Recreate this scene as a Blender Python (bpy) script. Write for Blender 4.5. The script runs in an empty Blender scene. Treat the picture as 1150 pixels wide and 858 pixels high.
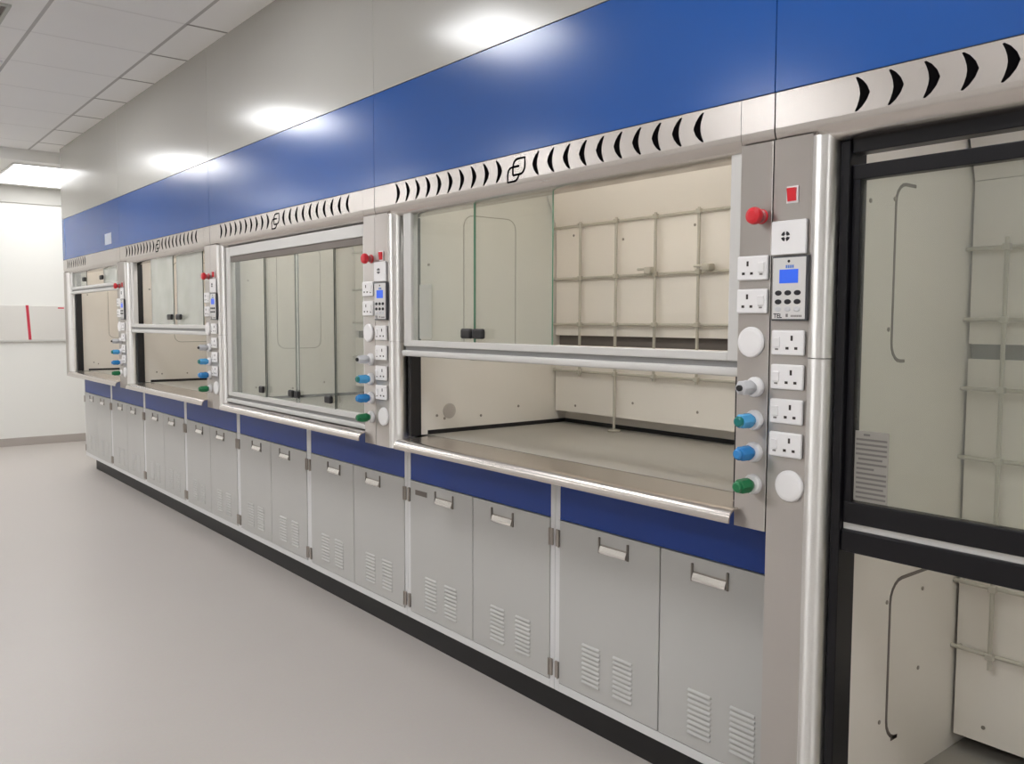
import bpy, bmesh, math
from mathutils import Matrix, Vector
PI = math.pi
sc = bpy.context.scene
COL = sc.collection

# ------------------------------------------------------------------ materials
def srgb(r, g, b):
    def f(c):
        c /= 255.0
        return c / 12.92 if c <= 0.04045 else ((c + 0.055) / 1.055) ** 2.4
    return (f(r), f(g), f(b), 1.0)

def new_mat(name):
    m = bpy.data.materials.new(name)
    m.use_nodes = True
    nt = m.node_tree
    return m, nt, nt.nodes, nt.links, nt.nodes['Principled BSDF']

def mat(name, col, rough=0.5, metal=0.0, spec=0.5, noise=0.04, scale=6.0, stretch=(1, 1, 1), coat=0.0,
        bump=0.0, bscale=200.0, rvar=0.0, emit=None, estr=0.0):
    """Procedural surface: base colour varied by an object-space noise, optional brushed stretch and bump."""
    m, nt, N, L, b = new_mat(name)
    tc = N.new('ShaderNodeTexCoord')
    mp = N.new('ShaderNodeMapping')
    mp.inputs['Scale'].default_value = stretch
    L.new(tc.outputs['Object'], mp.inputs['Vector'])
    no = N.new('ShaderNodeTexNoise')
    no.inputs['Scale'].default_value = scale
    no.inputs['Detail'].default_value = 4
    L.new(mp.outputs[0], no.inputs['Vector'])
    mx = N.new('ShaderNodeMix'); mx.data_type = 'RGBA'
    mx.inputs['A'].default_value = tuple(c * (1 - noise) for c in col[:3]) + (1,)
    mx.inputs['B'].default_value = tuple(min(1, c * (1 + noise)) for c in col[:3]) + (1,)
    L.new(no.outputs['Fac'], mx.inputs['Factor'])
    L.new(mx.outputs['Result'], b.inputs['Base Color'])
    b.inputs['Roughness'].default_value = rough
    b.inputs['Metallic'].default_value = metal
    b.inputs['Specular IOR Level'].default_value = spec
    b.inputs['Coat Weight'].default_value = coat
    b.inputs['Coat Roughness'].default_value = 0.15
    if rvar:
        mr = N.new('ShaderNodeMapRange')
        mr.inputs['To Min'].default_value = rough - rvar
        mr.inputs['To Max'].default_value = rough + rvar
        L.new(no.outputs['Fac'], mr.inputs['Value'])
        L.new(mr.outputs[0], b.inputs['Roughness'])
    if bump:
        n2 = N.new('ShaderNodeTexNoise')
        n2.inputs['Scale'].default_value = bscale
        L.new(mp.outputs[0], n2.inputs['Vector'])
        bp = N.new('ShaderNodeBump')
        bp.inputs['Strength'].default_value = bump
        bp.inputs['Distance'].default_value = 0.002
        L.new(n2.outputs['Fac'], bp.inputs['Height'])
        L.new(bp.outputs[0], b.inputs['Normal'])
    if emit:
        b.inputs['Emission Color'].default_value = emit
        b.inputs['Emission Strength'].default_value = estr
    return m

def brush(m, vec, aniso, rot):
    nt = m.node_tree; b = nt.nodes['Principled BSDF']
    c = nt.nodes.new('ShaderNodeCombineXYZ')
    for k_, v_ in zip('XYZ', vec): c.inputs[k_].default_value = v_
    nt.links.new(c.outputs[0], b.inputs['Tangent'])
    b.inputs['Anisotropic'].default_value = aniso; b.inputs['Anisotropic Rotation'].default_value = rot
    return m

def glass_mat(name, tint, veil, veilcol, ior=1.5):
    m = bpy.data.materials.new(name); m.use_nodes = True
    nt = m.node_tree; N, L = nt.nodes, nt.links
    for n in list(N): N.remove(n)
    out = N.new('ShaderNodeOutputMaterial')
    tr = N.new('ShaderNodeBsdfTransparent'); tr.inputs['Color'].default_value = tint
    gl = N.new('ShaderNodeBsdfGlossy'); gl.inputs['Roughness'].default_value = 0.03
    df = N.new('ShaderNodeBsdfDiffuse'); df.inputs['Color'].default_value = veilcol  # pale diffuse veil: reflection of the bright room painted into the glass
    fr = N.new('ShaderNodeFresnel'); geo = N.new('ShaderNodeNewGeometry')
    im = N.new('ShaderNodeMix'); im.data_type = 'FLOAT'      # same reflectance seen from either face of the pane
    im.inputs['A'].default_value = ior; im.inputs['B'].default_value = 1.0 / ior
    L.new(geo.outputs['Backfacing'], im.inputs['Factor']); L.new(im.outputs['Result'], fr.inputs['IOR'])
    tc = N.new('ShaderNodeTexCoord')
    no = N.new('ShaderNodeTexNoise'); no.inputs['Scale'].default_value = 3.0
    L.new(tc.outputs['Object'], no.inputs['Vector'])
    mr = N.new('ShaderNodeMapRange')
    mr.inputs['To Min'].default_value = veil * 0.6; mr.inputs['To Max'].default_value = veil * 1.4
    L.new(no.outputs['Fac'], mr.inputs['Value'])
    m1 = N.new('ShaderNodeMixShader'); m2 = N.new('ShaderNodeMixShader')
    L.new(mr.outputs[0], m1.inputs[0]); L.new(tr.outputs[0], m1.inputs[1]); L.new(df.outputs[0], m1.inputs[2])
    L.new(fr.outputs[0], m2.inputs[0]); L.new(m1.outputs[0], m2.inputs[1]); L.new(gl.outputs[0], m2.inputs[2])
    L.new(m2.outputs[0], out.inputs['Surface'])
    return m

M = {}
M['steel'] = mat('brushed_stainless', srgb(196, 190, 185), 0.42, 1.0, noise=0.012, scale=10, stretch=(8, 8, 0.5), rvar=0.008)
M['steel_h'] = mat('brushed_stainless_horizontal', srgb(208, 202, 197), 0.27, 1.0, noise=0.012, scale=10, stretch=(8, 0.4, 8), rvar=0.008)
M['trim'] = mat('corner_steel_highlight', srgb(238, 236, 233), 0.42, 1.0, noise=0.01, scale=10, stretch=(8, 8, 0.5))  # steel lightened so the rounded edge carries a painted white highlight
brush(M['steel'], (0, 0, 1), 0.95, 0.0); brush(M['trim'], (0, 0, 1), 0.95, 0.0)
M['blue'] = mat('blue_powder_coat', srgb(30, 84, 160), 0.19, 0.0, 0.5, noise=0.03, scale=2)
M['fascia'] = mat('navy_blue_laminate', srgb(20, 60, 142), 0.40, 0.0, 0.4, noise=0.03, scale=3)
M['greypanel'] = mat('grey_powder_coat', srgb(180, 178, 172), 0.19, 0.0, 0.5, noise=0.02, scale=1.5)
M['door'] = mat('light_grey_cabinet_coat', srgb(190, 189, 186), 0.45, 0.0, 0.4, noise=0.02, scale=4, bump=0.04, bscale=300)
M['frame'] = mat('white_frame_coat', srgb(222, 222, 222), 0.4, noise=0.01)
M['carcass'] = mat('cabinet_carcass_grey', srgb(180, 178, 172), 0.5, noise=0.02)
M['kick'] = mat('black_plinth', srgb(22, 21, 22), 0.5, noise=0.1)
M['cream'] = mat('cream_liner', srgb(234, 228, 219), 0.38, 0.0, 0.4, noise=0.025, scale=3)
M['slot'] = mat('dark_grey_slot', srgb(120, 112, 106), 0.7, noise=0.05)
M['joint'] = mat('thin_grey_joint', srgb(168, 162, 150), 0.6, noise=0.05)
M['cap'] = mat('screw_cap_grey', srgb(150, 142, 132), 0.5, noise=0.05)
M['slotblack'] = mat('vent_slot_black', srgb(14, 13, 14), 0.95, spec=0.0, noise=0.05)
M['bench'] = mat('grey_ceramic_worktop', srgb(160, 156, 148), 0.42, 0.0, 0.5, noise=0.05, scale=4)
M['black'] = mat('black_rubber', srgb(24, 22, 24), 0.5, noise=0.1)
M['blackframe'] = mat('black_powder_coat', srgb(20, 19, 23), 0.35, spec=0.3, noise=0.08)
M['alu'] = mat('silver_aluminium_paint', srgb(212, 210, 207), 0.38, 0.08, noise=0.02, scale=5)
M['aludark'] = mat('grey_groove', srgb(148, 147, 146), 0.5, noise=0.03)
M['rod'] = mat('pale_grey_rod', srgb(188, 183, 170), 0.35, 0.0, noise=0.03)
M['white'] = mat('white_plastic', srgb(238, 236, 236), 0.35, noise=0.01)
M['holes'] = mat('socket_hole_dark', srgb(52, 44, 42), 0.7, noise=0.1)
M['stopbase'] = mat('dull_red_base', srgb(176, 96, 98), 0.4, noise=0.05)
M['red'] = mat('red_plastic', srgb(215, 38, 50), 0.3, noise=0.05, scale=30)
M['bluep'] = mat('light_blue_plastic', srgb(84, 168, 222), 0.25, noise=0.06, scale=40)
M['bluep2'] = mat('mid_blue_plastic', srgb(46, 132, 200), 0.25, noise=0.06, scale=40)
M['green'] = mat('green_plastic', srgb(24, 118, 72), 0.28, noise=0.08, scale=40)
M['teal'] = mat('teal_plastic', srgb(18, 120, 116), 0.28, noise=0.06, scale=40)
M['greyp'] = mat('pale_grey_plastic', srgb(205, 205, 208), 0.28, noise=0.05, scale=40)
M['panelface'] = mat('controller_face', srgb(214, 212, 210), 0.4, noise=0.01)
M['panelrim'] = mat('controller_rim', srgb(70, 70, 74), 0.4, noise=0.05)
M['lcd'] = mat('blue_display', srgb(50, 96, 215), 0.3, noise=0.03, emit=srgb(44, 92, 220), estr=0.35)
M['ink'] = mat('black_ink', srgb(30, 28, 34), 0.6, noise=0.05)
M['inknotice'] = mat('faded_ink', srgb(112, 108, 104), 0.6, noise=0.05)
M['inkgrey'] = mat('grey_ink', srgb(128, 124, 122), 0.6, noise=0.05)
M['inkblue'] = mat('blue_ink', srgb(90, 130, 205), 0.6, noise=0.05)
M['hinge'] = mat('hinge_steel', srgb(168, 160, 152), 0.4, 0.6, noise=0.05)
M['chrome'] = mat('bright_handle_metal', srgb(235, 232, 228), 0.22, 0.85, noise=0.03)
M['handleframe'] = mat('handle_side_metal', srgb(128, 122, 116), 0.35, 0.8, noise=0.05)
M['wall'] = mat('white_wall_paint', srgb(236, 235, 231), 0.6, noise=0.012, scale=1.2)
M['walltrim'] = mat('grey_wall_cornice', srgb(200, 198, 193), 0.6, noise=0.02)
M['skirt'] = mat('taupe_skirting', srgb(176, 168, 162), 0.5, noise=0.03)
M['board'] = mat('pale_sheet_board', srgb(222, 219, 214), 0.35, noise=0.02, scale=2)
M['tape'] = mat('red_tape', srgb(204, 62, 80), 0.5, noise=0.05)
M['paper'] = mat('label_paper', srgb(152, 148, 141), 0.6, noise=0.02)
M['paperfaint'] = mat('faint_label_film', srgb(176, 176, 166), 0.5, noise=0.03)
M['stick'] = mat('sticker_paper', srgb(186, 194, 206), 0.5, noise=0.01)
M['disc'] = mat('grey_disc', srgb(190, 183, 176), 0.5, noise=0.05)
M['lampframe'] = mat('white_lamp_frame', srgb(232, 232, 230), 0.4, noise=0.01)
M['vent'] = mat('ceiling_vent_grey', srgb(180, 182, 174), 0.5, noise=0.02)
M['glass'] = glass_mat('clear_safety_glass', (0.93, 0.95, 0.935, 1), 0.10, srgb(200, 203, 195))
M['glassreflect'] = glass_mat('safety_glass_white_reflection', (0.90, 0.93, 0.91, 1), 0.45, srgb(226, 228, 222))  # stronger veil: white wall reflection painted into the pane colour
M['glassdark'] = glass_mat('walk_in_glass', (0.92, 0.935, 0.91, 1), 0.08, srgb(190, 190, 180))
M['glassedge'] = mat('green_glass_edge', srgb(96, 142, 118), 0.25, noise=0.05)
M['diffuser'] = mat('lamp_diffuser', srgb(255, 255, 255), 0.5, noise=0.0, emit=(0.975, 0.985, 1.0, 1), estr=18.5)
M['diffuser2'] = mat('lamp_diffuser_far', srgb(255, 255, 255), 0.5, noise=0.0, emit=(0.98, 0.99, 1.0, 1), estr=4.2)
M['hoodfill'] = mat('added_hood_fill_glow', srgb(255, 255, 250), 0.5, noise=0.0, emit=(0.99, 0.985, 0.97, 1), estr=9.5)  # glow of the lamps added to brighten the hood interiors

# floor: pale vinyl, cloudy warm/grey variation and a slight sheen
def floor_mat():
    m, nt, N, L, b = new_mat('grey_vinyl_floor')
    tc = N.new('ShaderNodeTexCoord')
    n1 = N.new('ShaderNodeTexNoise'); n1.inputs['Scale'].default_value = 0.9; n1.inputs['Detail'].default_value = 5
    n2 = N.new('ShaderNodeTexNoise'); n2.inputs['Scale'].default_value = 90; n2.inputs['Detail'].default_value = 3
    L.new(tc.outputs['Object'], n1.inputs['Vector']); L.new(tc.outputs['Object'], n2.inputs['Vector'])
    mx = N.new('ShaderNodeMix'); mx.data_type = 'RGBA'
    mx.inputs['A'].default_value = srgb(188, 181, 175); mx.inputs['B'].default_value = srgb(198, 191, 186)
    L.new(n1.outputs['Fac'], mx.inputs['Factor'])
    m2 = N.new('ShaderNodeMix'); m2.data_type = 'RGBA'; m2.blend_type = 'MULTIPLY'
    m2.inputs['Factor'].default_value = 0.08
    L.new(mx.outputs['Result'], m2.inputs['A']); L.new(n2.outputs['Color'], m2.inputs['B'])
    L.new(m2.outputs['Result'], b.inputs['Base Color'])
    mr = N.new('ShaderNodeMapRange'); mr.inputs['To Min'].default_value = 0.30; mr.inputs['To Max'].default_value = 0.42
    L.new(n1.outputs['Fac'], mr.inputs['Value']); L.new(mr.outputs[0], b.inputs['Roughness'])
    b.inputs['Specular IOR Level'].default_value = 0.42
    return m
M['floor'] = floor_mat()

# ceiling: tile joints every 0.685 along y, visible T-bars at the tile columns
TILE = 0.685
def ceil_mat():
    m, nt, N, L, b = new_mat('ceiling_tiles')
    tc = N.new('ShaderNodeTexCoord')
    sp = N.new('ShaderNodeSeparateXYZ'); L.new(tc.outputs['Object'], sp.inputs[0])
    def math_(op, a, b_):
        n = N.new('ShaderNodeMath'); n.operation = op
        for i, v in enumerate((a, b_)):
            if v is None: continue
            if isinstance(v, (int, float)): n.inputs[i].default_value = v
            else: L.new(v, n.inputs[i])
        return n.outputs[0]
    def line(coord, off, period, half):
        a = math_('DIVIDE', math_('SUBTRACT', coord, off), period)
        fr = math_('ABSOLUTE', math_('SUBTRACT', math_('FRACT', a, None), 0.5), None)
        return math_('GREATER_THAN', fr, 0.5 - half / period)
    lx = line(sp.outputs['X'], -0.378, 0.6575, 0.010)
    ly = line(sp.outputs['Y'], 3.665, TILE, 0.011)
    edge = math_('GREATER_THAN', sp.outputs['X'], -0.378)
    lyv = math_('MULTIPLY', ly, math_('ADD', math_('MULTIPLY', edge, 0.75), 0.14))
    fac = math_('MAXIMUM', math_('MULTIPLY', lx, 0.6), lyv)
    no = N.new('ShaderNodeTexNoise'); no.inputs['Scale'].default_value = 1.5
    L.new(tc.outputs['Object'], no.inputs['Vector'])
    base = N.new('ShaderNodeMix'); base.data_type = 'RGBA'
    base.inputs['A'].default_value = srgb(240, 239, 237); base.inputs['B'].default_value = srgb(245, 244, 242)
    L.new(no.outputs['Fac'], base.inputs['Factor'])
    mx = N.new('ShaderNodeMix'); mx.data_type = 'RGBA'
    L.new(fac, mx.inputs['Factor']); L.new(base.outputs['Result'], mx.inputs['A'])
    mx.inputs['B'].default_value = srgb(140, 136, 132)
    L.new(mx.outputs['Result'], b.inputs['Base Color'])
    b.inputs['Roughness'].default_value = 0.7
    b.inputs['Specular IOR Level'].default_value = 0.2
    return m
M['ceiling'] = ceil_mat()

# ------------------------------------------------------------------ mesh helpers
class MB:
    def __init__(self):
        self.bm = bmesh.new()
    def box(self, x0, x1, y0, y1, z0, z1, bev=0.0, seg=2, mi=0):
        r = bmesh.ops.create_cube(self.bm, size=1.0)
        vs = r['verts']
        for v in vs:
            v.co = Vector(((x0 + x1) / 2 + v.co.x * (x1 - x0), (y0 + y1) / 2 + v.co.y * (y1 - y0), (z0 + z1) / 2 + v.co.z * (z1 - z0)))
        fs = {f for v in vs for f in v.link_faces}
        for f in fs: f.material_index = mi
        if bev > 0:
            es = list({e for v in vs for e in v.link_edges})
            bmesh.ops.bevel(self.bm, geom=es, offset=bev, segments=seg, affect='EDGES', profile=0.5)
        return self
    def prism(self, pts, a0, a1, axis, mi=0):
        """pts: closed polygon; axis 'y' -> pts are (x,z); 'z' -> (x,y); 'x' -> (y,z)."""
        def P(p, a):
            if axis == 'y': return (p[0], a, p[1])
            if axis == 'z': return (p[0], p[1], a)
            return (a, p[0], p[1])
        A = [self.bm.verts.new(P(p, a0)) for p in pts]
        B = [self.bm.verts.new(P(p, a1)) for p in pts]
        n = len(pts)
        fs = [self.bm.faces.new(A), self.bm.faces.new(B[::-1])]
        for i in range(n):
            fs.append(self.bm.faces.new((A[i], B[i], B[(i + 1) % n], A[(i + 1) % n])))
        for f in fs: f.material_index = mi
        return self
    def lathe(self, prof, c, axis='x', seg=24, sx=1.0, sy=1.0):
        """prof: (radius, t) pairs along the axis starting from point c."""
        rings = []
        for r, t in prof:
            ring = []
            for k in range(seg):
                a = 2 * PI * k / seg
                u, v = r * math.cos(a) * sx, r * math.sin(a) * sy
                co = (c[0] + t, c[1] + u, c[2] + v) if axis == 'x' else ((c[0] + u, c[1] + t, c[2] + v) if axis == 'y' else (c[0] + u, c[1] + v, c[2] + t))
                ring.append(self.bm.verts.new(co))
            rings.append(ring)
        for a, b in zip(rings, rings[1:]):
            for k in range(seg):
                self.bm.faces.new((a[k], a[(k + 1) % seg], b[(k + 1) % seg], b[k]))
        self.bm.faces.new(rings[0]); self.bm.faces.new(rings[-1][::-1])
        return self
    def rod(self, p, q, r, seg=10):
        p, q = Vector(p), Vector(q); d = (q - p).normalized()
        up = Vector((0, 0, 1)) if abs(d.z) < 0.9 else Vector((1, 0, 0))
        a = d.cross(up).normalized(); b = d.cross(a)
        A = [self.bm.verts.new(p + r * (a * math.cos(2 * PI * k / seg) + b * math.sin(2 * PI * k / seg))) for k in range(seg)]
        B = [self.bm.verts.new(q + r * (a * math.cos(2 * PI * k / seg) + b * math.sin(2 * PI * k / seg))) for k in range(seg)]
        self.bm.faces.new(A); self.bm.faces.new(B[::-1])
        for k in range(seg): self.bm.faces.new((A[k], B[k], B[(k + 1) % seg], A[(k + 1) % seg]))
        return self
    def ribbon(self, pts, w, x, t, closed=False):
        """a flat line of width w in the y,z plane at x, thickness t towards -x."""
        n = len(pts); L_, R_ = [], []
        for i in range(n):
            p = Vector(pts[i])
            a = Vector(pts[(i - 1) % n] if (closed or i > 0) else pts[i]); b = Vector(pts[(i + 1) % n] if (closed or i < n - 1) else pts[i])
            d = (b - a).normalized(); nn = Vector((-d.y, d.x)) * w / 2
            L_.append(p + nn); R_.append(p - nn)
        rng = range(n if closed else n - 1)
        for i in rng:
            j = (i + 1) % n
            quad = [L_[i], L_[j], R_[j], R_[i]]
            A = [self.bm.verts.new((x, q.x, q.y)) for q in quad]
            B = [self.bm.verts.new((x - t, q.x, q.y)) for q in quad]
            self.bm.faces.new(A); self.bm.faces.new(B[::-1])
            for k in range(4): self.bm.faces.new((A[k], B[k], B[(k + 1) % 4], A[(k + 1) % 4]))
        return self
    def build(self, name, m, parent=None, origin=None, angle=35):
        bm = self.bm
        bmesh.ops.recalc_face_normals(bm, faces=bm.faces[:])
        off = Vector((0, 0, 0))
        p = parent
        while p is not None:
            off += p.location; p = p.parent
        loc = Vector((0, 0, 0))
        if origin is not None:
            loc = Vector(origin) - off
        for v in bm.verts: v.co -= off + loc
        me = bpy.data.meshes.new(name)
        bm.to_mesh(me); bm.free()
        for mm in (m if isinstance(m, (list, tuple)) else [m]): me.materials.append(mm)
        me.shade_smooth()
        me.set_sharp_from_angle(angle=math.radians(angle))
        if len(me.polygons) < 4000:          # keep big flat faces flat beside narrow bevels
            area = {}
            for p_ in me.polygons:
                for ek in p_.edge_keys: area.setdefault(ek, []).append(p_.area)
            for e_ in me.edges:
                ar = area.get(tuple(sorted(e_.vertices)), [])
                if len(ar) == 2 and max(ar) > 5 * min(ar): e_.use_edge_sharp = True
        o = bpy.data.objects.new(name, me)
        o.location = loc
        if parent is not None: o.parent = parent
        COL.objects.link(o)
        return o

def arc(cx, cy, r, a0, a1, n):
    return [(cx + r * math.cos(math.radians(a0 + (a1 - a0) * i / n)), cy + r * math.sin(math.radians(a0 + (a1 - a0) * i / n))) for i in range(n + 1)]

def tag(o, label=None, cat=None, group=None, kind=None):
    if label: o['label'] = label
    if cat: o['category'] = cat
    if group: o['group'] = group
    if kind: o['kind'] = kind
    return o

def empty(name, loc, label, cat, group=None):
    o = bpy.data.objects.new(name, None); o.location = loc; o.empty_display_size = 0.1
    COL.objects.link(o)
    return tag(o, label, cat, group)

def struct(o):
    o['kind'] = 'structure'
    return o

def text_mesh(name, body, size, x, y, z, m, parent):
    """lettering facing -x, reading towards -y, left end at y, baseline at z."""
    cu = bpy.data.curves.new(name, 'FONT'); cu.body = body; cu.size = size; cu.extrude = 0.0003; cu.offset = 0.0004
    tmp = bpy.data.objects.new(name, cu); COL.objects.link(tmp)
    dg = bpy.context.evaluated_depsgraph_get()
    me = bpy.data.meshes.new_from_object(tmp.evaluated_get(dg))
    bpy.data.objects.remove(tmp)
    off = Vector((0, 0, 0)); p = parent
    while p is not None: off += p.location; p = p.parent
    for v in me.vertices:
        c = v.co.copy()
        v.co = Vector((x - c.z, y - c.x, z + c.y)) - off
    me.materials.clear(); me.materials.append(m)
    o = bpy.data.objects.new(name, me); o.parent = parent; COL.objects.link(o)
    return o

# ------------------------------------------------------------------ the room
CEIL, LOWC, YFAR, YNEAR, XL, XR = 3.09, 2.98, 10.06, -4.0, -6.3, 0.95
struct(MB().box(XL, XR, YNEAR, YFAR, -0.1, 0.0).build('floor', M['floor']))
struct(MB().box(XL, XR, YNEAR, 8.22, CEIL, CEIL + 0.1).build('ceiling', M['ceiling']))
struct(MB().box(XL, XR, 8.22, YFAR, LOWC, CEIL + 0.1).build('ceiling_far', M['wall']))
struct(MB().box(XL, XR, YFAR, YFAR + 0.1, 0, CEIL).build('wall_far', M['wall']))
struct(MB().box(XR, XR + 0.1, YNEAR, YFAR, 0, CEIL).build('wall_right', M['wall']))
struct(MB().box(XL - 0.1, XL, YNEAR, YFAR, 0, CEIL).build('wall_left', M['wall']))
struct(MB().box(XL, XR, YNEAR - 0.1, YNEAR, 0, CEIL).build('wall_near', M['wall']))
struct(MB().box(XL, XR, YFAR - 0.012, YFAR, 0, 0.093, 0.003).build('baseboard_far', M['skirt']))
struct(MB().box(XL, XR, YFAR - 0.02, YFAR, 2.79, LOWC).build('trim_1', M['walltrim']))

# pale sheet board with red tape on the far wall
bd = empty('wall_board', (-1.0, YFAR, 1.42), 'long pale board fixed low across the white far wall, marked with red tape', 'board')
b0 = MB().box(-2.6, 0.62, YFAR - 0.02, YFAR, 1.225, 1.62, 0.003).build('board_sheet', M['board'], bd)
MB().box(-2.6, 0.62, YFAR - 0.03, YFAR, 1.205, 1.225, 0.003).build('bottom_ledge', M['walltrim'], bd)
tp = MB()
A = [(-0.146, 1.625), (-0.116, 1.625), (-0.096, 1.226), (-0.126, 1.226)]
va = [tp.bm.verts.new((x, YFAR - 0.0215, z)) for x, z in A]; vb = [tp.bm.verts.new((x, YFAR - 0.02, z)) for x, z in A]
tp.bm.faces.new(va); tp.bm.faces.new(vb[::-1])
for k in range(4): tp.bm.faces.new((va[k], vb[k], vb[(k + 1) % 4], va[(k + 1) % 4]))
tag(tp.build('tape_strip', M['tape'], bd), 'red tape strip')
tag(MB().box(0.19, 0.255, YFAR - 0.0215, YFAR - 0.02, 1.588, 1.603).build('tape_mark', M['tape'], bd), 'short red tape mark')

# ceiling lights: flush LED panels, one tile each
def light(x, y, z, wx, wy, dm, label, grp):
    t = empty('ceiling_light', (x, y, z), label, 'ceiling light', grp)
    f = MB(); w = 0.022
    f.box(x - wx / 2, x + wx / 2, y - wy / 2, y - wy / 2 + w, z - 0.012, z - 0.0005)
    f.box(x - wx / 2, x + wx / 2, y + wy / 2 - w, y + wy / 2, z - 0.012, z - 0.0005)
    f.box(x - wx / 2, x - wx / 2 + w, y - wy / 2 + w, y + wy / 2 - w, z - 0.012, z - 0.0005)
    f.box(x + wx / 2 - w, x + wx / 2, y - wy / 2 + w, y + wy / 2 - w, z - 0.012, z - 0.0005)
    f.build('light_frame', M['lampframe'], t)
    MB().box(x - wx / 2 + w, x + wx / 2 - w, y - wy / 2 + w, y + wy / 2 - w, z - 0.008, z - 0.002).build('diffuser', dm, t)
    return t
k = 0
for lx in (-1.365, -4.0):
    for ly in (-2.82, -0.08, 2.66, 5.40, 7.88):
        if lx > -2 and ly == 5.40: lab = 'square white ceiling light panel cut by the left picture edge, beside the ceiling vent'
        else: lab = 'white ceiling light panel added outside the picture to brighten the far wall'
        light(lx, ly, CEIL, 0.62, 0.62, M['diffuser'], lab, 'square ceiling light panels')
light(-2.9, 9.1, LOWC, 0.62, 1.46, M['diffuser2'], 'white ceiling light panel added outside the picture to brighten the far wall', 'square ceiling light panels')  # unseen panel, added to put more light on the far wall
light(-4.0, 9.1, LOWC, 0.62, 1.46, M['diffuser2'], 'white ceiling light panel added outside the picture to brighten the far wall', 'square ceiling light panels')
light(-0.05, 9.12, LOWC, 0.88, 1.46, M['diffuser2'], 'long glowing ceiling light above the far end wall', None)

# square ceiling vent, top left
VX, VY = -1.385, 4.135
cv = empty('ceiling_vent', (VX, VY, CEIL), 'square grey ceiling vent in the top left corner', 'ceiling vent')
v = MB()
for i, (h, w) in enumerate(((0.20, 0.02), (0.155, 0.015), (0.11, 0.015), (0.07, 0.015))):
    zt, zb = CEIL - 0.001, CEIL - 0.012 + i * 0.001
    for s in (-1, 1):
        v.box(VX + min(s * h, s * (h - w)), VX + max(s * h, s * (h - w)), VY - h, VY + h, zb, zt)
        v.box(VX - h + w, VX + h - w, VY + min(s * h, s * (h - w)), VY + max(s * h, s * (h - w)), zb, zt)
v.build('louvre_rings', M['vent'], cv)
MB().box(VX - 0.19, VX + 0.19, VY - 0.19, VY + 0.19, CEIL - 0.003, CEIL - 0.0005).build('vent_back', M['slot'], cv)

# ------------------------------------------------------------------ bulkhead panels above the hoods
WHERE = {0: 'half-open hood beside the walk-in hood', 1: 'hood with the closed sash', 2: 'fourth hood', 3: 'farthest hood in the row'}
def bulk(y0, y1, where):
    b = empty('blue_bulkhead_cladding', (-0.14, (y0 + y1) / 2, 2.03), 'glossy blue bulkhead panel above the ' + where, 'bulkhead panel', 'blue bulkhead panels')
    MB().box(-0.15, -0.13, y0 + 0.0012, y1 - 0.0012, 2.033, 2.4195, 0.0012).build('panel_sheet', M['blue'], b)
    g = empty('grey_bulkhead_cladding', (-0.14, (y0 + y1) / 2, 2.422), 'pale grey upper bulkhead panel reaching the ceiling over the ' + where, 'bulkhead panel', 'grey upper bulkhead panels')
    MB().box(-0.15, -0.13, y0 + 0.001, y1 - 0.001, 2.4225, CEIL, 0.001).build('panel_sheet', M['greypanel'], g)
    return b, g
SE = 0.017
bulk(-2 + SE, 0 + SE, 'walk-in hood')
for i in range(4):
    y1 = 2 * i + 2 + SE
    b, g = bulk(2 * i + SE, y1, WHERE[i])
    if i == 3:
        tag(MB().box(-0.1512, -0.15, 6.25, 6.45, 2.075, 2.165).build('notice_sticker', M['stick'], b), 'small white sticker')
ep = MB().box(-0.13, 0.9, 8.0, 8.017, 2.033, CEIL).build('bulkhead_end_cladding', M['greypanel'])
tag(ep, 'grey end panel closing the far end of the bulkhead', 'bulkhead panel')

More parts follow.
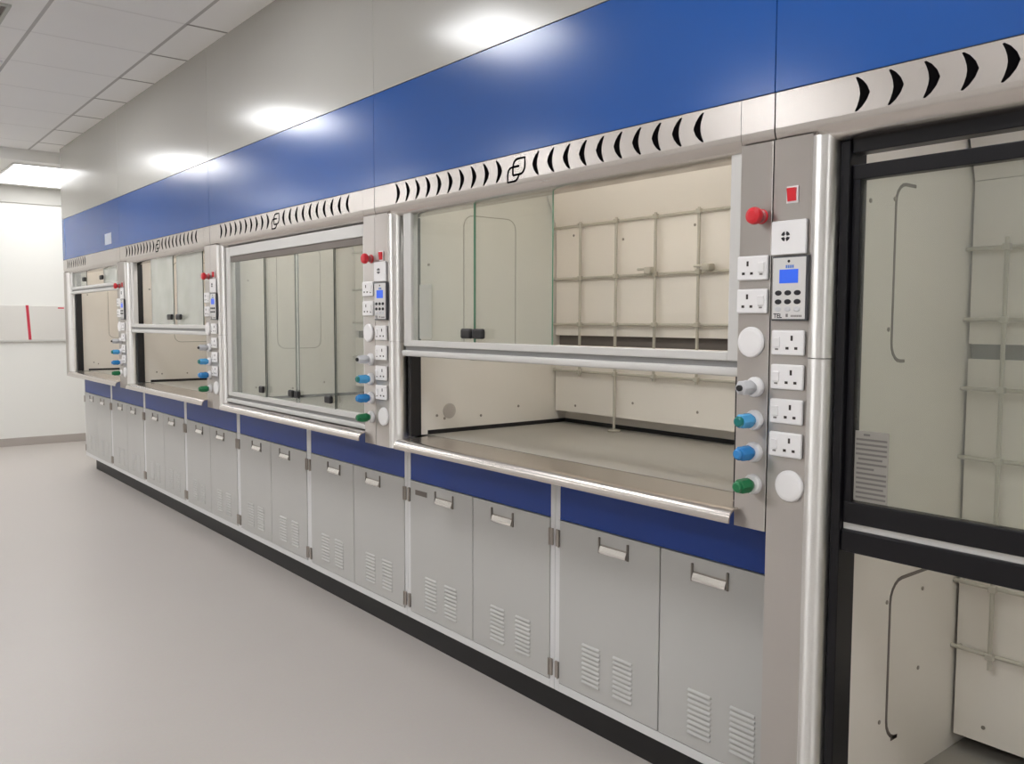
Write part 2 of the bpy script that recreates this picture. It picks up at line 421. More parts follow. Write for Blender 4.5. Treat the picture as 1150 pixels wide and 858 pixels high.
# ------------------------------------------------------------------ base cabinets
HOODOF = ['half-open hood', 'half-open hood', 'closed hood', 'closed hood', 'fourth hood', 'fourth hood', 'farthest hood', 'farthest hood']
def cabinet(n):
    side = 'near half' if n % 2 == 0 else 'far half'
    extra = {0: ', by walk-in hood', 1: ', with small label plate', 7: ', last in the row'}.get(n, '')
    t = empty('base_cabinet', (0.3, n + 0.5, 0.119), 'grey two-door base cabinet under %s of the %s%s' % (side, HOODOF[n], extra), 'base cabinet', 'base cabinets under the fume hoods')
    y0, y1 = n + 0.001, n + 0.999
    c = MB()
    c.box(0.016, 0.70, y0, y0 + 0.018, 0.12, 0.90); c.box(0.016, 0.70, y1 - 0.018, y1, 0.12, 0.90)
    c.box(0.016, 0.70, y0 + 0.018, y1 - 0.018, 0.12, 0.14); c.box(0.68, 0.70, y0 + 0.018, y1 - 0.018, 0.14, 0.90)
    c.build('carcass', M['carcass'], t)
    f = MB()
    f.box(0.0, 0.016, y0, y0 + 0.024, 0.119, 0.928, 0.001); f.box(0.0, 0.016, y1 - 0.024, y1, 0.119, 0.928, 0.001)
    f.box(0.0, 0.016, y0 + 0.024, y1 - 0.024, 0.119, 0.150, 0.001)
    f.build('face_frame', M['frame'], t)
    MB().box(0.001, 0.016, y0 + 0.0245, y1 - 0.0245, 0.752, 0.928).build('fascia_panel', M['fascia'], t)
    for d in (0, 1):
        a = n + 0.027 + d * 0.4755; b = a + 0.4705
        dr = MB().box(-0.003, 0.015, a, b, 0.153, 0.7485, 0.0015).build('door', M['door'], t)
        hy = n + (0.305 if d == 0 else 0.7045)
        hw = 0.069
        for q in (-hw, hw - 0.007):
            MB().box(-0.008, -0.003, hy + q, hy + q + 0.007, 0.674, 0.729, 0.001).build('handle_side', M['handleframe'], dr)
        hb = MB().prism([(-0.003, 0.677), (-0.012, 0.677), (-0.013, 0.682), (-0.006, 0.701), (-0.003, 0.702)], hy - hw + 0.008, hy + hw - 0.008, 'y')
        hb.build('handle', M['chrome'], dr)
        MB().box(-0.0036, -0.003, hy - hw + 0.008, hy + hw - 0.008, 0.7025, 0.7055).build('handle_shadow_gap', M['hinge'], dr)
        oy = n + (0.017 if d == 0 else 0.983)
        for hz in (0.683, 0.200):
            hg = MB().box(-0.0075, 0.0, oy - 0.009, oy + 0.009, hz - 0.031, hz + 0.031, 0.002)
            hg.rod((-0.0085, oy + (0.008 if d == 0 else -0.008), hz - 0.031), (-0.0085, oy + (0.008 if d == 0 else -0.008), hz + 0.031), 0.003)
            hg.build('hinge', M['hinge'], dr)
        for lc in ((0.178, 0.335) if d == 0 else (0.657, 0.808)):
            lv = MB(); ly = n + lc
            for q in range(9):
                z = 0.197 + q * 0.0165
                lv.prism([(-0.003, z), (-0.0085, z + 0.0015), (-0.007, z + 0.005), (-0.003, z + 0.0085)], ly - 0.043, ly + 0.043, 'y')
            lv.build('louvre_vent', M['door'], dr)
        if n == 1 and d == 1:
            tag(MB().box(-0.0042, -0.003, 1.838, 1.930, 0.690, 0.712).build('label_plate', M['slot'], dr), 'small grey label plate')
    return t
for n in range(8): cabinet(n)
pl = MB().box(0.05, 0.68, 0.0, 7.83, 0.0, 0.119).build('plinth', M['kick'])
tag(pl, 'long black plinth running under the grey base cabinets', 'plinth')

# ------------------------------------------------------------------ fittings on the hood columns
FX = -0.15
def socket(yc, zc, flip, parent):
    p = MB().box(FX - 0.010, FX, yc - 0.0465, yc + 0.0465, zc - 0.0315, zc + 0.0315, 0.004).build('power_socket', M['white'], parent)
    s = -1 if not flip else 1     # sockets with the switch on the far side carry their pins towards -y
    py = yc + s * 0.013
    h = MB(); x = FX - 0.0103
    h.box(x - 0.0004, x + 0.001, py - 0.0030, py + 0.0030, zc + 0.005, zc + 0.018)
    for q in (-1, 1): h.box(x - 0.0004, x + 0.001, py + q * 0.0125 - 0.0042, py + q * 0.0125 + 0.0042, zc - 0.017, zc - 0.0105)
    h.build('pin_holes', M['holes'], p)
    ry = yc - s * 0.029
    r = MB().prism([(FX - 0.010, zc - 0.012), (FX - 0.0125, zc - 0.010), (FX - 0.0145, zc + 0.012), (FX - 0.010, zc + 0.014)], ry - 0.009, ry + 0.009, 'y')
    r.build('rocker_switch', M['white'], p)
    MB().box(FX - 0.0125, FX - 0.010, ry - 0.004, ry + 0.004, zc - 0.0185, zc - 0.0145).build('switch_mark', M['inkgrey'], p)
    return p

def blank(yc, zc, parent):
    m = MB().lathe([(0.040, 0.0), (0.040, -0.004), (0.037, -0.008), (0.030, -0.0095), (0.0, -0.0095)][:4], (FX, yc, zc), seg=36)
    return m.build('blanking_plate', M['white'], parent)

def valve(yc, zc, kind, parent):
    b = MB().lathe([(0.0265, 0.0), (0.0265, -0.007), (0.023, -0.012), (0.014, -0.014)], (FX, yc, zc), seg=28).build('gas_valve', M['white'], parent)
    knob = {'grey': M['greyp'], 'blue': M['bluep'], 'blue2': M['bluep2'], 'green': M['green']}[kind]
    m = MB(); n = 24; rings = []
    for r, t in ((0.013, -0.012), (0.016, -0.02), (0.0195, -0.027), (0.0195, -0.034), (0.0185, -0.038), (0.0185, -0.058), (0.016, -0.064), (0.010, -0.066)):
        ring = []
        for q in range(n):
            a = 2 * PI * q / n
            rr = r * (1 + (0.07 * math.cos(6 * a) if t < -0.03 else 0))
            ring.append(m.bm.verts.new((FX + t, yc + rr * math.cos(a), zc + rr * math.sin(a))))
        rings.append(ring)
    for A_, B_ in zip(rings, rings[1:]):
        for q in range(n): m.bm.faces.new((A_[q], A_[(q + 1) % n], B_[(q + 1) % n], B_[q]))
    m.bm.faces.new(rings[0]); m.bm.faces.new(rings[-1][::-1])
    m.build('valve_knob', knob, b)
    cap = {'grey': M['black'], 'blue': M['teal'], 'blue2': M['bluep2'], 'green': M['green']}[kind]
    rr = 0.008 if kind == 'grey' else 0.0135
    MB().lathe([(rr, -0.064), (rr, -0.072), (rr * 0.7, -0.075)], (FX, yc, zc), seg=20).build('valve_cap', cap, b)
    return b

def estop(yc, zc, parent):
    b = MB().lathe([(0.0165, 0.0), (0.0165, -0.006), (0.013, -0.008), (0.013, -0.022)], (FX, yc, zc), seg=24).build('emergency_stop', M['stopbase'], parent)
    MB().lathe([(0.013, -0.018), (0.0215, -0.026), (0.0225, -0.034), (0.020, -0.041), (0.012, -0.0445)], (FX, yc, zc), seg=28).build('mushroom_button', M['red'], b)
    MB().lathe([(0.019, -0.0005), (0.019, -0.003), (0.016, -0.0035)], (FX, yc, zc), seg=28).build('stop_collar', M['red'], b)
    return b

def rocker(yc, zc, parent):
    b = MB().box(FX - 0.003, FX, yc - 0.0165, yc + 0.0165, zc - 0.021, zc + 0.021, 0.001).build('light_switch', M['white'], parent)
    MB().prism([(FX - 0.003, zc - 0.016), (FX - 0.005, zc - 0.016), (FX - 0.010, zc + 0.016), (FX - 0.003, zc + 0.016)], yc - 0.012, yc + 0.012, 'y').build('switch_rocker', M['red'], b)
    return b

def plate(yc, zc, parent):
    b = MB().box(FX - 0.009, FX, yc - 0.0495, yc + 0.0495, zc - 0.0425, zc + 0.0425, 0.003).build('fused_spur_plate', M['white'], parent)
    cy, cz, r = yc + 0.008, zc + 0.003, 0.0125
    x = FX - 0.0091
    s = MB()
    for q in range(4):
        a0 = q * 90 + 14; a1 = q * 90 + 76
        pts = arc(cy, cz, r, a0, a1, 6) + arc(cy, cz, 0.0045, a1, a0, 4)
        s.prism(pts, x - 0.0008, x + 0.0005, 'x')
    s.build('target_emblem', M['ink'], b)
    return b

def controller(yc, zc, parent):
    b = MB().box(FX - 0.010, FX, yc - 0.0505, yc + 0.0505, zc - 0.0805, zc + 0.0805, 0.002).build('airflow_controller', M['panelrim'], parent)
    MB().box(FX - 0.0112, FX - 0.0098, yc - 0.0455, yc + 0.0475, zc - 0.076, zc + 0.0765, 0.0006).build('controller_face', M['panelface'], b)
    x = FX - 0.0112
    MB().box(x - 0.0006, x + 0.0003, yc - 0.025, yc + 0.028, zc + 0.013, zc + 0.047).build('display_screen', M['lcd'], b)
    MB().lathe([(0.0035, 0.0003), (0.0035, -0.001)], (x, yc + 0.002, zc + 0.067), seg=16).build('sensor_dot', M['ink'], b)
    for r_, (dz, mm) in enumerate(((-0.011, 'ink'), (-0.033, 'ink'), (-0.051, 'greyp'))):
        for c_ in range(3):
            yy = yc + 0.030 - c_ * 0.027
            MB().lathe([(0.0095, 0.0003), (0.0095, -0.0012), (0.007, -0.002)], (x, yy, zc + dz), seg=18, sy=0.66).build('keypad_button', M[mm], b)
    tw = MB()
    for q in range(4): tw.box(x - 0.0005, x + 0.0003, yc + 0.006 - q * 0.006, yc + 0.0105 - q * 0.006, zc + 0.050, zc + 0.0575)
    tw.build('brand_strip', M['inkblue'], b)
    text_mesh('maker_lettering', 'TEL', 0.0155, x, yc + 0.043, zc - 0.073, M['ink'], b)
    tr_ = MB()
    for q in range(7): tr_.box(x - 0.0005, x + 0.0003, yc - 0.010 - q * 0.0045, yc - 0.007 - q * 0.0045, zc - 0.071, zc - 0.066)
    tr_.box(x - 0.0005, x + 0.0003, yc + 0.0015, yc + 0.0075, zc - 0.071, zc - 0.063)
    tr_.build('model_lettering', M['inkgrey'], b)
    return b

def fittings_near(y0, parent):        # on the near column of a bench hood
    estop(y0 + 0.047, 1.727, parent)
    socket(y0 + 0.067, 1.597, True, parent); socket(y0 + 0.0665, 1.512, True, parent)
    blank(y0 + 0.070, 1.406, parent)
    for z, kd in ((1.290, 'grey'), (1.204, 'blue'), (1.120, 'blue2'), (1.035, 'green')): valve(y0 + 0.054, z, kd, parent)

def fittings_far(y0, rz, parent):     # on the far column, y0 = the seam at its far edge
    rocker(y0 - 0.042, rz, parent)
    plate(y0 - 0.038, 1.668, parent)
    controller(y0 - 0.045, 1.542, parent)
    for z in (1.407, 1.321, 1.234, 1.150): socket(y0 - 0.0425, z, False, parent)
    blank(y0 - 0.054, 1.046, parent)

# ------------------------------------------------------------------ fume hoods
def crescent(yc, zc, s):
    """black crescent slot; s=+1 bulges towards -y (reads as a right bracket from the aisle)."""
    h = 0.0395
    outer = [(0.000, h), (0.012, h * 0.78), (0.024, h * 0.42), (0.0310, 0.0), (0.024, -h * 0.42), (0.012, -h * 0.78), (0.000, -h)]
    inner = [(-0.0045, -h * 0.97), (0.0015, -h * 0.66), (0.006, -h * 0.30), (0.0075, 0.0), (0.006, h * 0.30), (0.0015, h * 0.66), (-0.0045, h * 0.97)]
    pts = [(yc - s * (a - 0.0105), zc + b) for a, b in outer + inner]
    # split into quads between outer and inner edges
    m = MB(); n = len(outer)
    x0, x1 = FX - 0.0008, FX + 0.002
    O = pts[:n]; I = pts[n:][::-1]
    for i in range(n - 1):
        m.prism([O[i], O[i + 1], I[i + 1], I[i]], x0, x1, 'x')
    return m

def emblem(yc, zc, parent):
    m = MB(); w = 0.0075; x = FX + 0.0002; t = 0.001
    def leaf(yl, yr, zt, zb, gap=False):
        r = 0.026
        # corners: far-top rounded, near-top sharp, near-bottom rounded, far-bottom sharp ; far side = +y
        p = [(yl, zb), (yl, zt - r)]
        p += [(yl - r + r * math.cos(a), zt - r + r * math.sin(a)) for a in [PI / 8 * q for q in range(1, 5)]]
        p += [(yr, zt), (yr, zb + r)]
        p += [(yr + r - r * math.cos(a), zb + r - r * math.sin(a)) for a in [PI / 8 * q for q in range(1, 5)]]
        p += [(yl, zb)]
        return p
    m.ribbon(leaf(yc + 0.018, yc - 0.047, zc + 0.037, zc - 0.016), w, x, t)
    yl, yr, zt, zb, r = yc + 0.047, yc - 0.014, zc + 0.012, zc - 0.037, 0.024
    p = [(yr - 0.003, zt), (yl - r, zt)] + [(yl - r + r * math.sin(a), zt - r + r * math.cos(a)) for a in [PI / 8 * q for q in range(1, 5)]]
    p += [(yl, zb), (yr + r, zb)] + [(yr + r - r * math.sin(a), zb + r - r * math.cos(a)) for a in [PI / 8 * q for q in range(1, 5)]]
    p += [(yr, zc - 0.018)]
    m.ribbon(p, w, x, t)
    return m.build('emblem', M['slotblack'], parent)

HEADER = [(-0.05, 2.03), (-0.15, 2.03), (-0.15, 1.943)] + arc(-0.10, 1.943, 0.05, 180, 270, 8)[1:] + [(-0.05, 1.893)]

SEAM = 0.015
def header(y0, parent, near_cap=True, slots='both'):
    m = MB()
    m.prism(HEADER, y0 + (0.118 if near_cap else 0.018), y0 + 1.998 + SEAM, 'y')
    if near_cap: m.prism(HEADER, y0 + 0.002 + SEAM, y0 + 0.1165, 'y')
    h = m.build('header', M['steel_h'], parent)
    MB().box(-0.1492, -0.06, y0 + 0.017, y0 + 2.012, 2.0305, 2.0325).build('header_joint', M['black'], h)
    if slots == 'walkin':
        for i in range(10): crescent(y0 + 1.785 - 0.0795 * i, 1.984, 1).build('vent_slot', M['slotblack'], h)
        return h
    for i in range(10): crescent(y0 + 1.825 - 0.0755 * i, 1.984, 1).build('vent_slot', M['slotblack'], h)
    if slots == 'both':
        emblem(y0 + 1.046, 1.976, h)
        for i in range(10): crescent(y0 + 0.940 - 0.0762 * i, 1.984, -1).build('vent_slot', M['slotblack'], h)
    return h

def far_column(y0, zb, parent):
    ys = y0 + 1.998 + SEAM
    yr = y0 + 1.905
    c = MB().box(-0.15, -0.05, yr, ys, zb, 1.914).build('far_column', M['steel'], parent)
    prof = [(-0.05, yr), (-0.15, yr)] + arc(-0.105, yr, 0.045, 180, 270, 12)[1:] + [(-0.05, y0 + 1.86)]
    for a, b in ((zb, 1.3685), (1.3705, 1.908)):
        MB().prism(prof, a, b, 'z').build('corner_trim', M['trim'], c)
    return c

def lattice(y0, xb, verts_, hors, ya, yb, zlo, zhi, post, parent):
    L_ = bpy.data.objects.new('rod_lattice', None); L_.parent = parent; L_.empty_display_size = 0.05
    COL.objects.link(L_)
    for z in hors:
        for y in verts_: MB().box(xb - 0.016, xb + 0.004, y - 0.011, y + 0.011, z - 0.010, z + 0.010, 0.003).build('rod_clamp', M['rod'], L_)
    for y in verts_:
        pz = 0.968 if post is not None and abs(y - post) < 1e-6 else zlo
        r = MB().rod((xb - 0.006, y, pz), (xb - 0.006, y, zhi), 0.0065)
        if pz != zlo: r.lathe([(0.030, 0.0), (0.030, 0.006), (0.010, 0.010)], (xb - 0.006, y, 0.968), axis='z', seg=20)
        r.build('lattice_rod', M['rod'], L_)
    for z in hors:
        MB().rod((xb + 0.004, ya, z), (xb + 0.004, yb, z), 0.0065).rod((xb + 0.004, yb - 0.02, z), (xb + 0.07, yb - 0.02, z), 0.006).build('lattice_rod', M['rod'], L_)
    return L_

def gasket(y, x0, x1, z0, z1, r, w, parent, m='slot', foot=0.02, full=False, name='service_panel_outline'):
    """dark rounded joint of a service panel on a side wall facing -y: foot, front edge and top (full = all four sides)."""
    q5 = [PI / 10 * q for q in range(0, 6)]
    p = [(x0 + r + foot, z0)] + [(x0 + r - r * math.sin(a), z0 + r - r * math.cos(a)) for a in q5]
    p += [(x0 + r - r * math.cos(a), z1 - r + r * math.sin(a)) for a in q5]
    p += [(x1 - r + r * math.sin(a), z1 - r + r * math.cos(a)) for a in q5] if full else [(x1, z1)]
    if full: p += [(x1 - r + r * math.cos(a), z0 + r - r * math.sin(a)) for a in q5]
    b = MB(); n = len(p)
    for i in range(n if full else n - 1):
        a = Vector(p[i]); c = Vector(p[(i + 1) % n])
        if (c - a).length < 1e-5: continue
        d = (c - a).normalized(); nn = Vector((-d.y, d.x)) * w / 2
        quad = [a + nn - d * w * .2, c + nn + d * w * .2, c - nn + d * w * .2, a - nn - d * w * .2]
        A_ = [b.bm.verts.new((q.x, y, q.y)) for q in quad]; B_ = [b.bm.verts.new((q.x, y - 0.0012, q.y)) for q in quad]
        b.bm.faces.new(A_); b.bm.faces.new(B_[::-1])
        for k_ in range(4): b.bm.faces.new((A_[k_], B_[k_], B_[(k_ + 1) % 4], A_[(k_ + 1) % 4]))
    return b.build(name, M[m], parent)

def screws(pts, parent, axis):
    m = MB()
    for c in pts: m.lathe([(0.006, 0.0), (0.006, -0.002), (0.003, -0.003)], c, axis=axis, seg=12)
    return m.build('screw_caps', M['cap'], parent)

M['glassedgedark'] = mat('dark_glass_edge', srgb(74, 84, 80), 0.3, noise=0.05)
def pane(x, ya, yb, za, zb, parent, m='glass', edge='glassedge'):
    g = MB()
    g.box(x - 0.003, x + 0.003, ya, yb, za, zb)
    for f in g.bm.faces:
        if abs(f.normal.y) > 0.9: f.material_index = 1
    g.bm.normal_update()
    for f in g.bm.faces: f.material_index = 1 if abs(f.normal.y) > 0.9 else 0
    return g.build('glass_pane', [M[m], M[edge]], parent)

def pad(x, ya, yb, z, parent):
    return MB().box(x - 0.022, x - 0.003, ya, yb, z - 0.019, z + 0.019, 0.008, 3).build('sash_handle', M['black'], parent)

def sash(y0, zl, parent, panes, pads, top, edge='glassedge'):
    """counterweighted framed sash; zl = underside of the lip, top = top of the frame."""
    m = MB()
    ya, yb = y0 + 0.118, y0 + 1.822
    m.box(-0.126, -0.092, yb - 0.060, yb, zl + 0.041, top, 0.003)
    m.box(-0.126, -0.092, ya, ya + 0.047, zl + 0.041, top, 0.003)
    m.box(-0.1255, -0.092, ya + 0.046, yb - 0.059, zl + 0.041, zl + 0.066, 0.003)
    m.box(-0.1255, -0.092, ya + 0.046, yb - 0.059, top - 0.055, top, 0.003)
    m.box(-0.134, -0.090, ya, yb + 0.006, zl, zl + 0.024, 0.006, 3)
    s = m.build('sash', M['alu'], parent)
    if top < 1.9: MB().box(-0.120, -0.094, ya + 0.048, yb - 0.061, top - 0.088, top - 0.0555).build('sash_groove', M['slot'], s)
    MB().box(-0.116, -0.094, ya, yb, zl + 0.024, zl + 0.041).build('sash_groove', M['aludark'], s)
    for (a, b, x, mm) in panes: pane(x, y0 + a, y0 + b, zl + 0.064, top - 0.05, s, mm, edge)
    for (a, b, x, z) in pads: pad(x, y0 + a, y0 + b, z, s)
    return s

def bench_hood(y0, label, zl, panes, pads, top, slots='both', endwall=False, rz=1.735, fit_far=True, notice=None, disc=False, edge='glassedgedark'):
    t = empty('fume_hood', (0.3, y0 + 1.0, 0.93), label, 'fume hood', 'fume hoods')
    header(y0, t, True, slots)
    far_column(y0, 0.915, t)
    MB().box(-0.15, -0.05, y0 + 0.002 + SEAM, y0 + 0.114, 0.915, 1.914, 0.0015).build('near_column', M['steel'], t)
    sp = [(0.010, 0.930), (0.010, 0.965), (-0.160, 0.965)] + arc(-0.160, 0.933, 0.032, 90, 180, 12)[1:] + [(-0.192, 0.927), (-0.187, 0.927)] + arc(-0.160, 0.933, 0.027, 180, 90, 6) + [(-0.02, 0.960), (-0.02, 0.930)]
    MB().prism(sp, y0 + 0.100, y0 + 1.800, 'y').build('front_sill', M['steel_h'], t)
    MB().box(0.0115, 0.83, y0 + 0.118, y0 + 1.882, 0.935, 0.9665).build('worktop', M['bench'], t)
    up = MB()
    up.box(0.012, 0.818, y0 + 1.846, y0 + 1.852, 0.9665, 0.984); up.box(0.812, 0.818, y0 + 0.152, y0 + 1.846, 0.9665, 0.984)
    up.box(0.012, 0.818, y0 + 0.148, y0 + 0.154, 0.9665, 0.984)
    up.build('upstand_strip', M['black'], t)
    # liner
    wl = MB().box(-0.045, 0.85, y0 + 1.852, y0 + 1.884, 0.9665, 2.36).build('side_wall', M['cream'], t)
    MB().box(-0.045, 0.85, y0 + 0.116, y0 + 0.148, 0.9665, 2.36).build('side_wall', M['cream'], t)
    MB().box(0.82, 0.85, y0 + 0.148, y0 + 1.852, 0.9665, 2.36).build('rear_wall', M['cream'], t)
    MB().box(-0.045, 0.85, y0 + 0.116, y0 + 1.884, 2.36, 2.38).build('liner_top', M['cream'], t)
    MB().box(-0.045, -0.035, y0 + 0.148, y0 + 1.852, 1.93, 2.36).build('lintel', M['cream'], t)
    for s_, ya, yb in ((1, 1.828, 1.8515), (0, 0.1485, 0.165)):
        MB().box(-0.088, -0.036, y0 + ya, y0 + yb, 0.966, 1.892, 0.002).build('sash_track', M['black'], t)
    MB().box(0.0, 0.05, y0 + 0.35, y0 + 1.65, 1.965, 1.99, 0.006).build('added_fill_lamp', M['hoodfill'], t)  # added light hidden behind the header, brightens the interior
    xb = 0.745
    MB().box(xb, xb + 0.008, y0 + 0.150, y0 + 1.842, 1.028, 1.346).build('lower_baffle', M['cream'], t)
    MB().box(xb, xb + 0.008, y0 + 0.150, y0 + 1.842, 1.392, 1.905).build('middle_baffle', M['cream'], t)
    MB().prism([(xb, 1.907), (xb - 0.19, 2.355), (xb - 0.182, 2.355), (xb + 0.008, 1.907)], y0 + 0.150, y0 + 1.842, 'y').build('upper_baffle', M['cream'], t)
    MB().box(xb + 0.03, xb + 0.034, y0 + 0.150, y0 + 1.848, 1.30, 1.44).build('baffle_slot', M['slot'], t)
    vy = [y0 + 1.646 - 0.2297 * i for i in range(7)]
    lattice(y0, xb - 0.022, vy, (1.225, 1.445, 1.658, 1.899), y0 + 0.22, y0 + 1.835, 1.205, 1.915, vy[1], t)
    # little taps on the lattice
    tb = MB()
    for yy, zz in ((1.205, 1.668), (0.90, 1.668)):
        tb.box(xb - 0.060, xb - 0.016, y0 + yy - 0.018, y0 + yy + 0.018, zz - 0.008, zz + 0.020, 0.005)
        tb.rod((xb - 0.05, y0 + yy + 0.06, zz + 0.012), (xb - 0.05, y0 + yy - 0.02, zz + 0.012), 0.005)
    tb.build('lattice_tap', M['rod'], t)
    screws([(xb, y0 + yy, zz) for yy, zz in ((1.72, 1.86), (1.40, 1.82), (1.00, 1.85), (1.70, 1.06), (0.97, 1.09), (1.33, 1.10))], t, 'x')
    gasket(y0 + 1.852, 0.205, 0.50, 1.283, 1.925, 0.05, 0.0045, wl, 'joint', full=True)
    screws([(xx, y0 + 1.852, zz) for xx, zz in ((0.02, 1.70), (0.10, 1.03), (0.30, 1.03), (0.52, 1.06), (0.06, 1.045))], wl, 'y')
    if disc: tag(MB().lathe([(0.034, 0.0), (0.034, -0.001), (0.030, -0.002)], (0.126, y0 + 1.852, 1.062), axis='y', seg=28).build('wall_disc', M['disc'], wl), 'faint grey disc')
    s = sash(y0, zl, t, panes, pads, top, edge)
    if notice:
        ya, yb, za, zb, x = notice
        nb = tag(MB().box(x - 0.0045, x - 0.0032, y0 + ya, y0 + yb, za, zb).build('notice_label', M['paperfaint'], s), 'faint grey notice label')
    fittings_near(y0, t)
    if fit_far: fittings_far(y0 + 2.0, rz, t)
    return t

XA, XB = -0.114, -0.102
H2 = bench_hood(0.0, 'bench fume hood with half-raised sash and empty lattice of rods, beside the black-framed walk-in hood', 1.312,
                [(1.338, 1.764, XA, 'glass'), (0.908, 1.348, XB, 'glass')],
                [(1.336, 1.402, XA, 1.411), (1.262, 1.328, XB - 0.012, 1.411)], 2.21, notice=(1.62, 1.71, 1.385, 1.605, XA), disc=True, edge='glassedge')
H3 = bench_hood(2.0, 'bench fume hood whose sliding glass sash is fully closed down to the sill', 0.967,
                [(1.285, 1.764, XA, 'glass'), (0.885, 1.296, XB, 'glass'), (0.465, 0.895, XA, 'glass'), (0.160, 0.475, XB, 'glass')],
                [(1.292, 1.345, XA, 1.075), (0.905, 0.960, XB - 0.012, 1.078), (0.835, 0.885, XA, 1.078), (0.480, 0.545, XA, 1.078)], 1.889)
H4 = bench_hood(4.0, 'fume hood with mid-height sash and two white-reflecting glass panes with paired black handles, fourth along', 1.362,
                [(0.832, 1.330, XA, 'glassreflect'), (0.285, 0.794, XB, 'glassreflect')],
                [(0.842, 0.930, XA, 1.480), (0.655, 0.745, XB - 0.012, 1.480)], 2.26)
H5 = bench_hood(6.0, 'farthest fume hood, its sash raised almost to the top, at the end of the row', 1.702,
                [(1.262, 1.764, XA, 'glass'), (0.165, 0.712, XB, 'glassreflect')],
                [(1.262, 1.345, XA, 1.825), (0.655, 0.735, XB - 0.012, 1.820)], 2.56, slots='far', fit_far=False)
MB().box(-0.13, 0.85, 8.0135, 8.024, 0.93, 2.03).build('end_panel', M['greypanel'], H5)

# walk-in hood in the foreground
W = empty('walk_in_fume_hood', (0.3, -1.0, 0.0), 'walk-in fume hood with black-framed glass sashes reaching down to the floor, nearest the camera', 'fume hood', 'fume hoods')
y0 = -2.0
header(y0, W, False, 'walkin')
far_column(y0, 0.0, W)
MB().box(-0.15, -0.05, -1.998, -1.886, 0.0, 1.892, 0.0015).build('near_column', M['steel'], W)
wl = MB().box(-0.03, 0.85, -0.14, -0.116, 0.0, 2.36).build('side_wall', M['cream'], W)
MB().box(-0.03, 0.85, -1.884, -1.86, 0.0, 2.36).build('side_wall', M['cream'], W)
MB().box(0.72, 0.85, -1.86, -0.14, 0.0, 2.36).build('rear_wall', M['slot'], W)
MB().box(-0.03, 0.72, -1.86, -0.14, 0.10, 0.165).build('hood_floor', M['bench'], W)
MB().box(-0.03, 0.85, -1.884, -0.116, 2.36, 2.38).build('liner_top', M['cream'], W)
MB().box(0.0, 0.05, -1.65, -0.35, 1.965, 1.99, 0.006).build('added_fill_lamp', M['hoodfill'], W)  # added light, out of sight, brightens the walk-in interior
xb = 0.60
for nm, a, b in (('lower_baffle', 0.215, 1.352), ('middle_baffle', 1.396, 1.868)):
    MB().box(xb, xb + 0.008, -1.85, -0.150, a, b).build(nm, M['cream'], W)
MB().prism([(xb, 1.87), (xb - 0.19, 2.355), (xb - 0.182, 2.355), (xb + 0.008, 1.87)], -1.85, -0.150, 'y').build('upper_baffle', M['cream'], W)
MB().box(xb + 0.03, xb + 0.034, -1.85, -0.146, 1.30, 1.44).build('baffle_slot', M['aludark'], W)
vy = [-0.256 - 0.2297 * i for i in range(7)]
lattice(y0, xb - 0.022, vy, (0.49, 0.69, 0.872, 1.062, 1.266, 1.467, 1.672), -1.78, -0.141, 0.45, 1.70, None, W)
gasket(-0.14, 0.168, 0.27, 1.355, 1.822, 0.05, 0.009, wl)
gasket(-0.14, 0.208, 0.42, 0.302, 0.754, 0.06, 0.010, wl, foot=-0.03)
screws([(xx, -0.14, zz) for xx, zz in ((0.04, 1.765), (0.16, 1.78), (0.15, 1.44), (0.19, 0.70), (0.17, 0.37), (0.38, 0.47), (0.39, 0.70))], wl, 'y')
screws([(xb, -0.235, 0.262)], W, 'x')
for ya, yb in ((-0.165, -0.1405), (-1.8595, -1.835)):
    MB().box(-0.104, -0.026, ya, yb, 0.0, 1.892, 0.003).build('sash_track', M['blackframe'], W)
MB().box(-0.095, -0.05, -1.835, -0.165, 1.862, 1.895, 0.002).build('top_rail', M['blackframe'], W)
s = MB()
s.box(-0.09, -0.06, -0.186, -0.166, 0.967, 1.832, 0.002); s.box(-0.09, -0.06, -1.834, -1.810, 0.967, 1.832, 0.002)
s.box(-0.092, -0.06, -1.834, -0.166, 1.799, 1.834, 0.002); s.box(-0.092, -0.06, -1.834, -0.166, 0.967, 1.020, 0.003)
us = s.build('upper_sash', M['blackframe'], W)
MB().box(-0.079, -0.073, -1.812, -0.184, 1.015, 1.805).build('glass_pane', M['glassdark'], us)
nb = tag(MB().box(-0.0802, -0.079, -0.272, -0.1865, 1.024, 1.196).build('notice_label', M['paper'], us), 'grey printed notice label')
ln = MB()
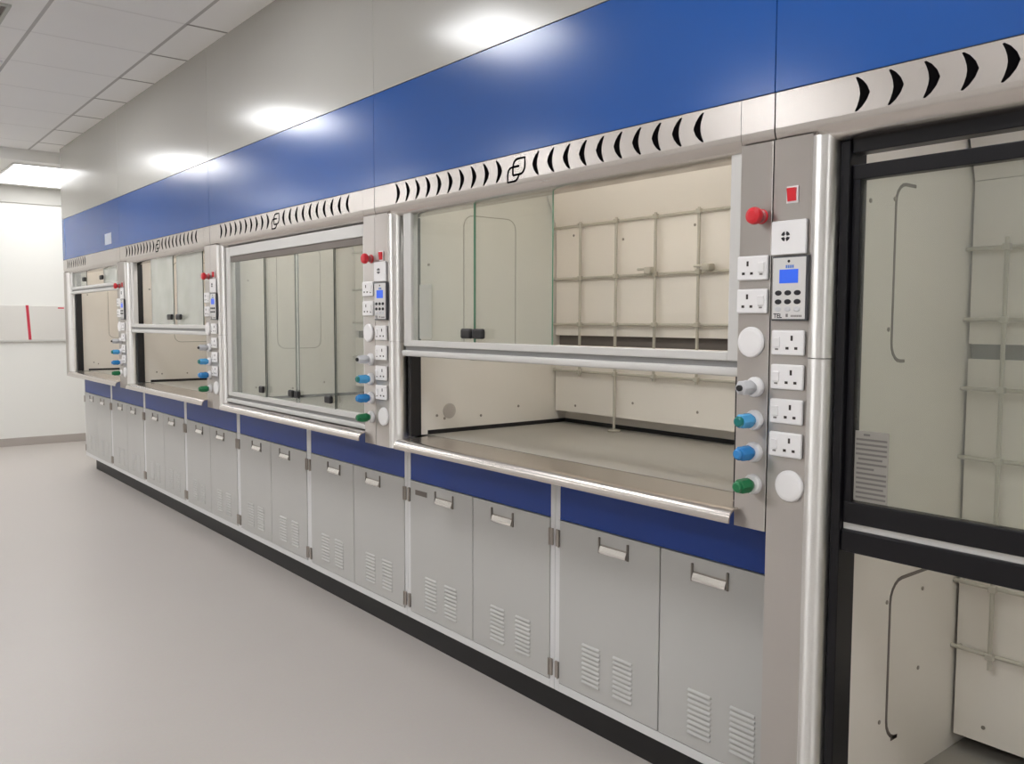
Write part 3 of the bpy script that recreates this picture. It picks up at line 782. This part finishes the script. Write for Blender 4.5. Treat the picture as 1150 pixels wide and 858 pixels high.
for q, (a, b) in enumerate(((0.25, 0.45), (0.02, 0.98), (0.02, 0.98), (0.02, 0.98), (0.02, 0.98), (0.10, 0.85), (0.05, 0.98), (0.05, 0.6), (0.05, 0.98), (0.05, 0.98), (0.05, 0.98), (0.05, 0.9), (0.05, 0.98), (0.05, 0.98))):
    z = 1.190 - q * 0.0118
    ln.box(-0.0806, -0.080, -0.188 - b * 0.082, -0.188 - a * 0.082, z - 0.0056, z - 0.0005)
ln.build('notice_lettering', M['inknotice'], nb)
l = MB()
l.box(-0.098, -0.055, -1.834, -0.166, 0.896, 0.951, 0.004)
ls = l.build('lower_sash', M['blackframe'], W)
MB().box(-0.086, -0.062, -1.834, -0.166, 0.951, 0.967).build('sash_strip', M['alu'], ls)
fittings_far(0.0, 1.773, W)

# ------------------------------------------------------------------ camera
D = Vector((0.62445323, 0.7779122, -0.07007682)); R = Vector((0.77996221, -0.6258189, 0.00310753)); U = Vector((0.04143802, 0.05659777, 0.99753676))
cam = bpy.data.cameras.new('camera'); co = bpy.data.objects.new('camera', cam); COL.objects.link(co)
mw = Matrix(((R.x, U.x, -D.x, -2.04921973), (R.y, U.y, -D.y, -1.30053536), (R.z, U.z, -D.z, 1.45874368), (0, 0, 0, 1)))
co.matrix_world = mw
cam.sensor_fit = 'HORIZONTAL'; cam.sensor_width = 36.0; cam.lens = 36.0 * 973.2934539 / 1150.0
cam.clip_start = 0.02
sc.camera = co

# ------------------------------------------------------------------ world and colour
w = bpy.data.worlds.new('room_air'); sc.world = w; w.use_nodes = True
w.node_tree.nodes['Background'].inputs[0].default_value = (0.9, 0.93, 1, 1)
w.node_tree.nodes['Background'].inputs[1].default_value = 0.05
sc.view_settings.view_transform = 'Standard'
sc.view_settings.look = 'None'
sc.view_settings.exposure = 0.24
sc.cycles.max_bounces = 10; sc.cycles.diffuse_bounces = 5; sc.cycles.glossy_bounces = 5
sc.cycles.transparent_max_bounces = 24; sc.cycles.transmission_bounces = 6
sc.cycles.sample_clamp_indirect = 6.0
sc.cycles.caustics_reflective = False; sc.cycles.caustics_refractive = False
sc.cycles.use_denoising = True
